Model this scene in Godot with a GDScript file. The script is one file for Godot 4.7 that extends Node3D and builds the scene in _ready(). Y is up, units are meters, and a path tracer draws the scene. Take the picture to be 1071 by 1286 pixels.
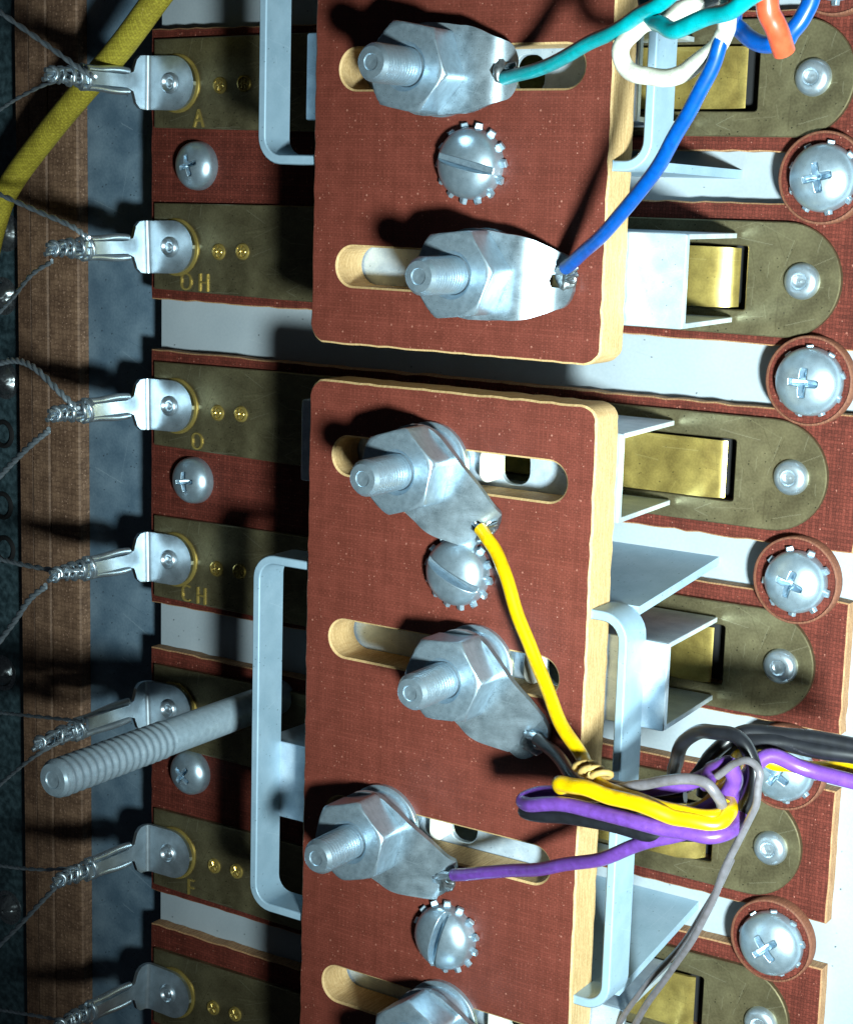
extends Node3D
# All lengths below are in millimetres; S turns them into metres.
const S := 0.001
# The panel faces +z, rows run along x, row k lies at y = -22 k.
const PITCH := 22.0
var M := {}
var rng := RandomNumberGenerator.new()


class Shape:
	var v := PackedVector3Array()
	var n := PackedVector3Array()

	func tri(a: Vector3, b: Vector3, c: Vector3, na: Vector3, nb: Vector3, nc: Vector3) -> void:
		var g := (b - a).cross(c - a)
		if g.length_squared() < 1e-12:
			return
		if g.dot(na + nb + nc) > 0.0:
			v.append_array(PackedVector3Array([a * S, c * S, b * S]))
			n.append_array(PackedVector3Array([na, nc, nb]))
		else:
			v.append_array(PackedVector3Array([a * S, b * S, c * S]))
			n.append_array(PackedVector3Array([na, nb, nc]))

	func quadn(a: Vector3, b: Vector3, c: Vector3, d: Vector3, na: Vector3, nb: Vector3, nc: Vector3, nd: Vector3) -> void:
		tri(a, b, c, na, nb, nc)
		tri(a, c, d, na, nc, nd)

	func quad(a: Vector3, b: Vector3, c: Vector3, d: Vector3) -> void:
		var m := (c - a).cross(d - b).normalized()
		quadn(a, b, c, d, m, m, m, m)

	func inset(p: PackedVector2Array, by: float) -> PackedVector2Array:
		var q := PackedVector2Array()
		var k := p.size()
		for i in k:
			var e1 := (p[i] - p[(i + k - 1) % k]).normalized()
			var e2 := (p[(i + 1) % k] - p[i]).normalized()
			var n1 := Vector2(-e1.y, e1.x)
			var n2 := Vector2(-e2.y, e2.x)
			q.append(p[i] + (n1 + n2) / maxf(0.3, 1.0 + n1.dot(n2)) * by)
		return q

	func bridged(outer: PackedVector2Array, holes: Array) -> PackedVector2Array:
		var p := outer
		for h in holes:
			var best := 1e18
			var bi := 0
			var bj := 0
			for i in p.size():
				for j in h.size():
					var dd: float = p[i].distance_squared_to(h[j])
					if dd < best:
						best = dd
						bi = i
						bj = j
			var q := PackedVector2Array()
			for i in bi + 1:
				q.append(p[i])
			for j in h.size() + 1:
				q.append(h[(bj + j) % h.size()])
			for i in range(bi, p.size()):
				q.append(p[i])
			p = q
		return p

	func cap(outer: PackedVector2Array, holes: Array, z: float, up: float, t: Transform3D) -> void:
		var p := bridged(outer, holes)
		var idx := Geometry2D.triangulate_polygon(p)
		if idx.is_empty():
			print("TRIANGULATION FAILED ", p.size())
		var m := t.basis * Vector3(0, 0, up)
		for i in range(0, idx.size(), 3):
			tri(t * Vector3(p[idx[i]].x, p[idx[i]].y, z), t * Vector3(p[idx[i + 1]].x, p[idx[i + 1]].y, z), t * Vector3(p[idx[i + 2]].x, p[idx[i + 2]].y, z), m, m, m)

	# extrudes an outline with holes from z0 to z1, the front edge chamfered by bev; side walls go to another shape if given
	func prism(outer: PackedVector2Array, holes: Array, z0: float, z1: float, bev: float, t := Transform3D.IDENTITY, side: Shape = null, back := true) -> void:
		var w: Shape = side if side else self
		var o := outer
		if Geometry2D.is_polygon_clockwise(o):
			o.reverse()
		var hs := []
		for h in holes:
			var hh: PackedVector2Array = h
			if not Geometry2D.is_polygon_clockwise(hh):
				hh.reverse()
			hs.append(hh)
		var hi := []
		for h in hs:
			hi.append(inset(h, bev))
		cap(inset(o, bev), hi, z1, 1.0, t)
		if back:
			cap(o, hs, z0, -1.0, t)
		for ring in [o] + hs:
			var r: PackedVector2Array = ring
			var q := inset(r, bev)
			var k := r.size()
			var en := PackedVector2Array()
			for i in k:
				var e := (r[(i + 1) % k] - r[i]).normalized()
				en.append(Vector2(e.y, -e.x))
			for i in k:
				var j := (i + 1) % k
				var a := en[i]
				var b := en[i]
				if en[(i + k - 1) % k].dot(en[i]) > 0.8:
					a = (en[(i + k - 1) % k] + en[i]).normalized()
				if en[j].dot(en[i]) > 0.8:
					b = (en[j] + en[i]).normalized()
				var na := t.basis * Vector3(a.x, a.y, 0)
				var nb := t.basis * Vector3(b.x, b.y, 0)
				w.quadn(t * Vector3(r[i].x, r[i].y, z0), t * Vector3(r[j].x, r[j].y, z0), t * Vector3(r[j].x, r[j].y, z1 - bev), t * Vector3(r[i].x, r[i].y, z1 - bev), na, nb, nb, na)
				if bev > 0.0:
					var up := t.basis * Vector3(0, 0, 1)
					var ma := (na + up).normalized()
					var mb := (nb + up).normalized()
					w.quadn(t * Vector3(r[i].x, r[i].y, z1 - bev), t * Vector3(r[j].x, r[j].y, z1 - bev), t * Vector3(q[j].x, q[j].y, z1), t * Vector3(q[i].x, q[i].y, z1), ma, mb, mb, ma)

	# turns a profile of (radius, z) round the z axis
	func lathe(p: PackedVector2Array, seg: int, t := Transform3D.IDENTITY) -> void:
		var sn := []
		for i in p.size() - 1:
			var e := (p[i + 1] - p[i]).normalized()
			sn.append(Vector2(e.y, -e.x))
		for i in p.size() - 1:
			var a: Vector2 = sn[i]
			var b: Vector2 = sn[i]
			if i > 0 and a.dot(sn[i - 1]) > 0.7:
				a = (a + sn[i - 1]).normalized()
			if i < p.size() - 2 and sn[i].dot(sn[i + 1]) > 0.7:
				b = (sn[i] + sn[i + 1]).normalized()
			for k in seg:
				var u := TAU * k / seg
				var w := TAU * (k + 1) / seg
				var cu := Vector3(cos(u), sin(u), 0)
				var cw := Vector3(cos(w), sin(w), 0)
				var z := Vector3(0, 0, 1)
				quadn(t * (cu * p[i].x + z * p[i].y), t * (cw * p[i].x + z * p[i].y), t * (cw * p[i + 1].x + z * p[i + 1].y), t * (cu * p[i + 1].x + z * p[i + 1].y),
					t.basis * (cu * a.x + z * a.y), t.basis * (cw * a.x + z * a.y), t.basis * (cw * b.x + z * b.y), t.basis * (cu * b.x + z * b.y))

	# a smooth sheet of points f(i, j); flip turns its front round
	func sheet(f: Callable, nu: int, nv: int, flip: bool, t := Transform3D.IDENTITY) -> void:
		var g := []
		for i in nu + 1:
			var row := PackedVector3Array()
			for j in nv + 1:
				row.append(t * (f.call(i, j) as Vector3))
			g.append(row)
		var nn := []
		for i in nu + 1:
			var row := PackedVector3Array()
			for j in nv + 1:
				var j0 := j - 1
				var j1 := j + 1
				if g[i][0].is_equal_approx(g[i][nv]) or g[i][0].distance_to(g[i][nv]) < 1e-4:
					j0 = (j + nv - 1) % nv
					j1 = (j + 1) % nv
				else:
					j0 = maxi(j - 1, 0)
					j1 = mini(j + 1, nv)
				var du: Vector3 = g[mini(i + 1, nu)][j] - g[maxi(i - 1, 0)][j]
				var dv: Vector3 = g[i][j1] - g[i][j0]
				var m := du.cross(dv).normalized()
				if m.length_squared() < 0.5:
					m = (g[mini(i + 1, nu)][0] - g[mini(i + 1, nu)][nv / 3]).cross(g[mini(i + 1, nu)][0] - g[mini(i + 1, nu)][2 * nv / 3]).normalized() * (1.0 if not flip else 1.0)
				row.append(-m if flip else m)
			nn.append(row)
		for i in nu:
			for j in nv:
				quadn(g[i][j], g[i + 1][j], g[i + 1][j + 1], g[i][j + 1], nn[i][j], nn[i + 1][j], nn[i + 1][j + 1], nn[i][j + 1])

	# a round wire along points, with closed ends
	func tube(p: PackedVector3Array, r: float, seg := 10, r_end := -1.0) -> void:
		var k := p.size()
		var prev := Vector3.ZERO
		var rings := []
		var norms := []
		var side := Vector3.ZERO
		for i in k:
			var d := (p[mini(i + 1, k - 1)] - p[maxi(i - 1, 0)]).normalized()
			if i == 0:
				side = d.cross(Vector3(0.31, 0.87, 0.2)).normalized()
			else:
				side = (side - d * side.dot(d)).normalized()
			var other := d.cross(side)
			var ring := PackedVector3Array()
			var nr := PackedVector3Array()
			var rr := r if r_end < 0.0 else lerpf(r, r_end, float(i) / (k - 1))
			for s in seg:
				var a := TAU * s / seg
				var m := side * cos(a) + other * sin(a)
				ring.append(p[i] + m * rr)
				nr.append(m)
			rings.append(ring)
			norms.append(nr)
			prev = d
		for i in k - 1:
			for s in seg:
				var e := (s + 1) % seg
				quadn(rings[i][s], rings[i][e], rings[i + 1][e], rings[i + 1][s], norms[i][s], norms[i][e], norms[i + 1][e], norms[i + 1][s])
		for at in [0, k - 1]:
			var m: Vector3 = ((p[1] - p[0]) if at else (p[0] - p[1])).normalized()
			m = (p[k - 1] - p[k - 2]).normalized() if at else (p[0] - p[1]).normalized()
			for s in seg:
				tri(p[at] + m * r * 0.25, rings[at][s], rings[at][(s + 1) % seg], m, m, m)

	# a flat bar of thickness th bent along a path in x, y; z0 to z1 is its width
	func strap(path: PackedVector2Array, closed: bool, th: float, z0: float, z1: float, t := Transform3D.IDENTITY) -> void:
		var k := path.size()
		var left := PackedVector2Array()
		for i in k:
			var a := path[(i + k - 1) % k] if closed else path[maxi(i - 1, 0)]
			var b := path[(i + 1) % k] if closed else path[mini(i + 1, k - 1)]
			var d := (b - a).normalized()
			left.append(Vector2(-d.y, d.x))
		for i in (k if closed else k - 1):
			var j := (i + 1) % k
			var l0 := path[i] + left[i] * th * 0.5
			var l1 := path[j] + left[j] * th * 0.5
			var r0 := path[i] - left[i] * th * 0.5
			var r1 := path[j] - left[j] * th * 0.5
			var n0 := t.basis * Vector3(left[i].x, left[i].y, 0)
			var n1 := t.basis * Vector3(left[j].x, left[j].y, 0)
			var z := t.basis * Vector3(0, 0, 1)
			var c := th * 0.22
			var li0 := path[i] + left[i] * (th * 0.5 - c)
			var li1 := path[j] + left[j] * (th * 0.5 - c)
			var ri0 := path[i] - left[i] * (th * 0.5 - c)
			var ri1 := path[j] - left[j] * (th * 0.5 - c)
			quadn(t * Vector3(l0.x, l0.y, z0 + c), t * Vector3(l1.x, l1.y, z0 + c), t * Vector3(l1.x, l1.y, z1 - c), t * Vector3(l0.x, l0.y, z1 - c), n0, n1, n1, n0)
			quadn(t * Vector3(r0.x, r0.y, z0 + c), t * Vector3(r1.x, r1.y, z0 + c), t * Vector3(r1.x, r1.y, z1 - c), t * Vector3(r0.x, r0.y, z1 - c), -n0, -n1, -n1, -n0)
			for e in [[z0, z0 + c, -z], [z1, z1 - c, z]]:
				var f: Vector3 = e[2]
				quadn(t * Vector3(li0.x, li0.y, e[0]), t * Vector3(li1.x, li1.y, e[0]), t * Vector3(ri1.x, ri1.y, e[0]), t * Vector3(ri0.x, ri0.y, e[0]), f, f, f, f)
				quadn(t * Vector3(li0.x, li0.y, e[0]), t * Vector3(li1.x, li1.y, e[0]), t * Vector3(l1.x, l1.y, e[1]), t * Vector3(l0.x, l0.y, e[1]), f, f, n1, n0)
				quadn(t * Vector3(ri0.x, ri0.y, e[0]), t * Vector3(ri1.x, ri1.y, e[0]), t * Vector3(r1.x, r1.y, e[1]), t * Vector3(r0.x, r0.y, e[1]), f, f, -n1, -n0)
		if not closed:
			for at in [0, k - 1]:
				var l := path[at] + left[at] * th * 0.5
				var r := path[at] - left[at] * th * 0.5
				if at:
					quad(t * Vector3(l.x, l.y, z0), t * Vector3(r.x, r.y, z0), t * Vector3(r.x, r.y, z1), t * Vector3(l.x, l.y, z1))
				else:
					quad(t * Vector3(r.x, r.y, z0), t * Vector3(l.x, l.y, z0), t * Vector3(l.x, l.y, z1), t * Vector3(r.x, r.y, z1))

	# a bent metal tab: stations of [x, z, half width, half width of a hole]; thickness th along the bend's normal
	func tab(st: Array, th: float, t := Transform3D.IDENTITY) -> void:
		var k := st.size()
		var nn := PackedVector2Array()
		for i in k:
			var a: Array = st[maxi(i - 1, 0)]
			var b: Array = st[mini(i + 1, k - 1)]
			var d := Vector2(b[0] - a[0], b[1] - a[1]).normalized()
			nn.append(Vector2(-d.y, d.x))
		for i in k - 1:
			var a: Array = st[i]
			var b: Array = st[i + 1]
			for s in [-1.0, 1.0]:
				var n0 := t.basis * Vector3(nn[i].x, 0, nn[i].y)
				var n1 := t.basis * Vector3(nn[i + 1].x, 0, nn[i + 1].y)
				var pa := Vector3(a[0], 0, a[1])
				var pb := Vector3(b[0], 0, b[1])
				var ta := Vector3(nn[i].x, 0, nn[i].y) * th
				var tb := Vector3(nn[i + 1].x, 0, nn[i + 1].y) * th
				var ya := Vector3(0, s, 0)
				quadn(t * (pa + ta + ya * a[3]), t * (pb + tb + ya * b[3]), t * (pb + tb + ya * b[2]), t * (pa + ta + ya * a[2]), n0, n1, n1, n0)
				quadn(t * (pa + ya * a[3]), t * (pb + ya * b[3]), t * (pb + ya * b[2]), t * (pa + ya * a[2]), -n0, -n1, -n1, -n0)
				var o := t.basis * Vector3(0, s, 0)
				quadn(t * (pa + ya * a[2]), t * (pb + ya * b[2]), t * (pb + tb + ya * b[2]), t * (pa + ta + ya * a[2]), o, o, o, o)
				if a[3] > 0.0 or b[3] > 0.0:
					quadn(t * (pa + ya * a[3]), t * (pb + ya * b[3]), t * (pb + tb + ya * b[3]), t * (pa + ta + ya * a[3]), -o, -o, -o, -o)
		for at in [0, k - 1]:
			var a: Array = st[at]
			var d := Vector3(nn[at].y, 0, -nn[at].x) * (1.0 if at else -1.0)
			var m := t.basis * d
			var p := Vector3(a[0], 0, a[1])
			var q := p + Vector3(nn[at].x, 0, nn[at].y) * th
			var y := Vector3(0, a[2], 0)
			quadn(t * (p - y), t * (p + y), t * (q + y), t * (q - y), m, m, m, m)

	func done(mat: Material, to: ArrayMesh = null) -> ArrayMesh:
		var am := to if to else ArrayMesh.new()
		if v.is_empty():
			return am
		var arr := []
		arr.resize(Mesh.ARRAY_MAX)
		arr[Mesh.ARRAY_VERTEX] = v
		arr[Mesh.ARRAY_NORMAL] = n
		am.add_surface_from_arrays(Mesh.PRIMITIVE_TRIANGLES, arr)
		am.surface_set_material(am.get_surface_count() - 1, mat)
		return am


# ---------------------------------------------------------------- helpers
func numbered(called: String) -> String:
	var k := 0
	var c := called
	while has_node(NodePath(c)):
		k += 1
		c = "%s_%03d" % [called, k]
	return c


func tag(o: Node3D, label: String, category: String, group := "") -> void:
	o.set_meta("label", label)
	o.set_meta("category", category)
	if group:
		o.set_meta("group", group)


func thing(called: String, label: String, category: String, at: Vector3, group := "") -> Node3D:
	var o := Node3D.new()
	o.name = numbered(called)
	add_child(o)
	o.position = at * S
	tag(o, label, category, group)
	return o


func put(called: String, mesh: Mesh, parent: Node3D = null, at := Vector3.ZERO) -> MeshInstance3D:
	var o := MeshInstance3D.new()
	o.mesh = mesh
	o.name = called if parent else numbered(called)
	(parent if parent else self).add_child(o, true)
	o.position = at * S
	return o


func structure(called: String, mesh: Mesh) -> MeshInstance3D:
	var o := put(called, mesh)
	o.set_meta("kind", "structure")
	return o


func rrect(x0: float, y0: float, x1: float, y1: float, r: float, seg := 6, step := 0.0) -> PackedVector2Array:
	var p := PackedVector2Array()
	var cs := [[x1 - r, y0 + r, -PI / 2], [x1 - r, y1 - r, 0.0], [x0 + r, y1 - r, PI / 2], [x0 + r, y0 + r, PI]]
	for c in cs:
		for i in seg + 1:
			var a: float = c[2] + PI / 2 * i / seg
			p.append(Vector2(c[0] + cos(a) * r, c[1] + sin(a) * r))
	return dense(p, step) if step > 0.0 else p


func dense(p: PackedVector2Array, step: float) -> PackedVector2Array:
	var q := PackedVector2Array()
	for i in p.size():
		var a := p[i]
		var b := p[(i + 1) % p.size()]
		var k := maxi(1, int(ceil(a.distance_to(b) / step)))
		for j in k:
			q.append(a.lerp(b, float(j) / k))
	return q


# sawn edge: the outline wanders by a few hundredths
func rough(p: PackedVector2Array, by: float, s: int) -> PackedVector2Array:
	var f := fnl(0.9, s, 2)
	var q := PackedVector2Array()
	for v in p:
		q.append(v + Vector2(f.get_noise_2d(v.x, v.y), f.get_noise_2d(v.x + 90.0, v.y)) * by * 2.0)
	return q


func circle(x: float, y: float, r: float, seg := 24) -> PackedVector2Array:
	var p := PackedVector2Array()
	for i in seg:
		p.append(Vector2(x + cos(TAU * i / seg) * r, y + sin(TAU * i / seg) * r))
	return p


func curve(p: Array, sub := 8) -> PackedVector3Array:
	var q := PackedVector3Array()
	for i in p.size() - 1:
		var a: Vector3 = p[maxi(i - 1, 0)]
		var b: Vector3 = p[i]
		var c: Vector3 = p[i + 1]
		var d: Vector3 = p[mini(i + 2, p.size() - 1)]
		for j in sub:
			q.append(b.cubic_interpolate(c, a, d, float(j) / sub))
	q.append(p[p.size() - 1])
	return q


# ---------------------------------------------------------------- materials
func lin(r: float, g: float, b: float) -> Color:
	return Color(r, g, b).linear_to_srgb()


func base(col: Color, rough: float, metal := 0.0) -> StandardMaterial3D:
	var m := StandardMaterial3D.new()
	m.albedo_color = col
	m.roughness = rough
	m.metallic = metal
	return m


func skin(m: StandardMaterial3D, img: Image, per_mm: float, relief := 0.0, rough_img: Image = null) -> StandardMaterial3D:
	img.generate_mipmaps()
	m.albedo_texture = ImageTexture.create_from_image(img)
	m.uv1_triplanar = true
	m.uv1_scale = Vector3.ONE * (1000.0 * per_mm)
	if rough_img:
		m.roughness_texture = ImageTexture.create_from_image(rough_img)
		m.roughness_texture_channel = BaseMaterial3D.TEXTURE_CHANNEL_RED
	if relief > 0.0:
		m.heightmap_enabled = true
		m.heightmap_texture = ImageTexture.create_from_image(img)
		m.heightmap_scale = relief
	return m


# noise that repeats without a seam over k pixels
func seamless(f: FastNoiseLite, x: int, y: int, k: int) -> float:
	var wx := smoothstep(0.7, 1.0, float(x) / k)
	var wy := smoothstep(0.7, 1.0, float(y) / k)
	var a := f.get_noise_2d(x, y)
	if wx > 0.0:
		a = lerpf(a, f.get_noise_2d(x - k, y), wx)
	if wy > 0.0:
		var b := f.get_noise_2d(x, y - k)
		if wx > 0.0:
			b = lerpf(b, f.get_noise_2d(x - k, y - k), wx)
		a = lerpf(a, b, wy)
	return a


func fnl(freq: float, s: int, oct := 4) -> FastNoiseLite:
	var f := FastNoiseLite.new()
	f.seed = s
	f.frequency = freq
	f.fractal_octaves = oct
	return f


# woven canvas in phenolic resin: two sets of threads, slubs, resin freckles
func weave_image(lo: Color, hi: Color, s: int, freckles: int, k: int, th: int, cloud: float) -> Image:
	var img := Image.create(k, k, false, Image.FORMAT_RGB8)
	rng.seed = s
	var tx := PackedFloat32Array()
	var ty := PackedFloat32Array()
	for i in th:
		tx.append(rng.randf_range(-0.2, 0.2))
		ty.append(rng.randf_range(-0.2, 0.2))
	var nz := fnl(0.008, s)
	var fine := fnl(0.11, s + 3, 2)
	for y in k:
		for x in k:
			var fx := float(x) / k * th
			var fy := float(y) / k * th
			var ix := int(fx)
			var iy := int(fy)
			var t := 0.0
			if (ix + iy) % 2 == 0:
				t = sin(PI * (fx - ix)) * 0.55 + 0.22 + tx[ix]
			else:
				t = sin(PI * (fy - iy)) * 0.55 + 0.16 + ty[iy]
			t += seamless(nz, x, y, k) * cloud + fine.get_noise_2d(x, y) * 0.25
			img.set_pixel(x, y, lo.lerp(hi, clampf(t, 0.0, 1.0)))
	# dust and pale resin flecks, a few scuffs
	for i in freckles:
		var cx := rng.randi_range(0, k - 1)
		var cy := rng.randi_range(0, k - 1)
		var big := rng.randf()
		var r := 1 if big < 0.62 else (2 if big < 0.92 else 4)
		var c := hi.lerp(Color(0.86, 0.70, 0.62), rng.randf_range(0.08, 0.55) * (0.8 if r > 2 else 1.0))
		for dy in range(-r, r + 1):
			for dx in range(-r, r + 1):
				if dx * dx + dy * dy <= r * r + 1 and rng.randf() < 0.8:
					img.set_pixel(posmod(cx + dx, k), posmod(cy + dy, k), c)
	for i in freckles / 60:
		var p := Vector2(rng.randf() * k, rng.randf() * k)
		var d := Vector2.from_angle(rng.randf() * TAU)
		var c := hi.lerp(Color(0.8, 0.64, 0.55), rng.randf_range(0.1, 0.35))
		for q in rng.randi_range(20, 120):
			d = d.rotated(rng.randf_range(-0.04, 0.04))
			p += d
			var w := img.get_pixel(posmod(int(p.x), k), posmod(int(p.y), k))
			img.set_pixel(posmod(int(p.x), k), posmod(int(p.y), k), w.lerp(c, 0.6))
	return img


# patchy metal: cloudy tarnish, fine scratches, pits
func metal_image(lo: Color, hi: Color, s: int, freq: float, scratches: int, pits: int, gain := 1.0) -> Image:
	var k := 384
	var img := Image.create(k, k, false, Image.FORMAT_RGB8)
	rng.seed = s
	var big := fnl(freq, s, 5)
	var fine := fnl(0.2, s + 9, 2)
	for y in k:
		for x in k:
			var t := 0.5 + gain * seamless(big, x, y, k) * 0.9 + fine.get_noise_2d(x, y) * 0.22
			img.set_pixel(x, y, lo.lerp(hi, clampf(t, 0.0, 1.0)))
	for i in scratches:
		var p := Vector2(rng.randf() * k, rng.randf() * k)
		var d := Vector2.from_angle(rng.randf_range(-0.5, 0.5) + (PI / 2 if rng.randf() < 0.3 else 0.0))
		var c := hi.lerp(Color.WHITE, rng.randf_range(0.0, 0.35)) if rng.randf() < 0.6 else lo
		for j in rng.randi_range(12, 70):
			var q := p + d * j
			var w := img.get_pixel(posmod(int(q.x), k), posmod(int(q.y), k))
			img.set_pixel(posmod(int(q.x), k), posmod(int(q.y), k), w.lerp(c, 0.5))
	for i in pits:
		var x := rng.randi_range(0, k - 2)
		var y := rng.randi_range(0, k - 2)
		var c := lo.darkened(rng.randf_range(0.1, 0.6))
		img.set_pixel(x, y, c)
		img.set_pixel(x + 1, y, c)
		if rng.randf() < 0.5:
			img.set_pixel(x, y + 1, c)
	return img


func ply_image(lo: Color, hi: Color, s: int) -> Image:
	var k := 384
	var img := Image.create(k, k, false, Image.FORMAT_RGB8)
	var a := fnl(0.02, s, 4)
	var b := fnl(0.25, s + 1, 3)
	for y in k:
		for x in k:
			var t := 0.5 + a.get_noise_2d(x * 7.0, y * 0.5) * 0.7 + b.get_noise_2d(x, y * 0.35) * 0.55
			img.set_pixel(x, y, lo.lerp(hi, clampf(t, 0.0, 1.0)))
	return img


func make_materials() -> void:
	var w1 := weave_image(lin(0.082, 0.0165, 0.009), lin(0.165, 0.037, 0.024), 11, 480, 896, 88, 0.3)
	M.plate = skin(base(Color.WHITE, 0.5), w1, 1.0 / 25.0, 0.001)
	var w2 := weave_image(lin(0.042, 0.008, 0.0045), lin(0.140, 0.029, 0.019), 12, 130, 640, 50, 0.3)
	M.board = skin(base(Color.WHITE, 0.72), w2, 1.0 / 19.0, 0.0018)
	M.board.metallic_specular = 0.3
	M.cut = skin(base(Color.WHITE, 0.75), ply_image(lin(0.38, 0.23, 0.09), lin(0.66, 0.46, 0.23), 21), 1.0 / 14.0, 0.002)
	M.board_edge = skin(base(Color.WHITE, 0.75), ply_image(lin(0.20, 0.085, 0.035), lin(0.48, 0.29, 0.14), 22), 1.0 / 12.0, 0.002)
	M.washer_edge = skin(base(Color.WHITE, 0.75), ply_image(lin(0.07, 0.018, 0.009), lin(0.22, 0.085, 0.04), 23), 1.0 / 12.0, 0.002)
	var br := metal_image(lin(0.098, 0.080, 0.042), lin(0.275, 0.238, 0.13), 31, 0.012, 130, 240, 0.8)
	M.brass = skin(base(Color.WHITE, 0.42, 0.75), br, 1.0 / 30.0, 0.0006)
	var tg := metal_image(lin(0.27, 0.195, 0.055), lin(0.60, 0.45, 0.13), 32, 0.014, 90, 120)
	M.tongue = skin(base(Color.WHITE, 0.27, 0.7), tg, 1.0 / 26.0, 0.0006)
	var zn := metal_image(lin(0.34, 0.45, 0.53), lin(0.56, 0.70, 0.80), 33, 0.03, 120, 300, 0.7)
	M.zinc = skin(base(Color.WHITE, 0.36, 0.82), zn, 1.0 / 12.0, 0.0022)
	var nk := metal_image(lin(0.36, 0.43, 0.48), lin(0.58, 0.67, 0.74), 34, 0.014, 60, 160)
	var lg := metal_image(lin(0.24, 0.30, 0.34), lin(0.60, 0.72, 0.80), 46, 0.014, 160, 260, 0.95)
	M.lug = skin(base(Color.WHITE, 0.38, 0.85), lg, 1.0 / 15.0, 0.003)
	M.tin = skin(base(Color.WHITE, 0.36, 0.85), nk, 1.0 / 14.0, 0.0009)
	var dk := metal_image(lin(0.20, 0.22, 0.23), lin(0.50, 0.54, 0.56), 35, 0.03, 40, 260)
	M.solder = skin(base(Color.WHITE, 0.3, 0.9), dk, 1.0 / 6.0, 0.002)
	var pt := metal_image(lin(0.27, 0.40, 0.50), lin(0.35, 0.49, 0.60), 36, 0.02, 90, 160, 0.8)
	M.strap = skin(base(Color.WHITE, 0.5, 0.25), pt, 1.0 / 30.0, 0.0005)
	var cz := metal_image(lin(0.42, 0.52, 0.62), lin(0.62, 0.72, 0.80), 45, 0.02, 120, 120, 1.0)
	M.clip = skin(base(Color.WHITE, 0.4, 0.5), cz, 1.0 / 22.0, 0.0006)
	M.rod = skin(base(lin(1.0, 1.0, 1.0), 0.36, 0.45), zn, 1.0 / 13.0, 0.001)
	var wp := metal_image(lin(0.245, 0.285, 0.315), lin(0.31, 0.35, 0.38), 37, 0.008, 10, 70, 0.6)
	M.panel = skin(base(Color.WHITE, 0.55), wp, 1.0 / 40.0, 0.0006)
	var bp := metal_image(lin(0.07, 0.12, 0.17), lin(0.16, 0.23, 0.29), 38, 0.014, 30, 200, 0.9)
	M.side_panel = skin(base(Color.WHITE, 0.55), bp, 1.0 / 40.0, 0.0006)
	var pl := weave_image(lin(0.10, 0.052, 0.030), lin(0.26, 0.15, 0.09), 41, 700, 512, 26, 0.7)
	M.ply_a = skin(base(lin(0.9, 0.9, 0.9), 0.7), pl, 1.0 / 17.0, 0.003)
	M.ply_b = skin(base(lin(1.0, 1.0, 1.0), 0.7), pl, 1.0 / 21.0, 0.003)
	M.ply_c = skin(base(lin(0.75, 0.72, 0.7), 0.7), pl, 1.0 / 19.0, 0.003)
	var cb := metal_image(lin(0.018, 0.035, 0.042), lin(0.075, 0.125, 0.145), 42, 0.03, 20, 200)
	M.circuit = skin(base(Color.WHITE, 0.4), cb, 1.0 / 18.0, 0.002)
	M.bare = skin(base(Color.WHITE, 0.32, 0.6), nk, 1.0 / 14.0, 0.0009)
	M.black = base(lin(0.006, 0.006, 0.007), 0.7)
	M.nylon = base(lin(0.72, 0.72, 0.66), 0.5)
	var cord := weave_image(lin(0.20, 0.15, 0.01), lin(0.62, 0.52, 0.05), 43, 60, 384, 40, 0.3)
	M.cord = skin(base(Color.WHITE, 0.75), cord, 1.0 / 16.0, 0.006)
	M.twine = base(lin(0.42, 0.27, 0.08), 0.7)
	M.teal = vinyl(0.0, 0.42, 0.48)
	M.blue = vinyl(0.0, 0.085, 0.42)
	M.white_wire = vinyl(0.80, 0.80, 0.70)
	M.orange = vinyl(0.75, 0.11, 0.045)
	M.yellow = vinyl(0.85, 0.52, 0.0)
	M.purple = vinyl(0.15, 0.055, 0.34)
	M.black_wire = vinyl(0.012, 0.013, 0.017)
	M.grey_wire = vinyl(0.16, 0.15, 0.17)


var grime: Image
var grime_texture: ImageTexture


func grime_tex() -> ImageTexture:
	if grime_texture == null:
		grime_texture = ImageTexture.create_from_image(grime)
	return grime_texture


func vinyl(r: float, g: float, b: float) -> StandardMaterial3D:
	if grime == null:
		grime = metal_image(Color(0.80, 0.79, 0.76), Color(1.0, 1.0, 1.0), 61, 0.03, 60, 160, 1.0)
		grime.generate_mipmaps()
	var m := base(lin(r, g, b), 0.34)
	m.albedo_texture = grime_tex()
	m.uv1_triplanar = true
	m.uv1_scale = Vector3.ONE * 70.0
	m.clearcoat_enabled = true
	m.clearcoat = 0.25
	m.clearcoat_roughness = 0.25
	return m


# ---------------------------------------------------------------- small hardware
var mesh_cache := {}


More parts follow.
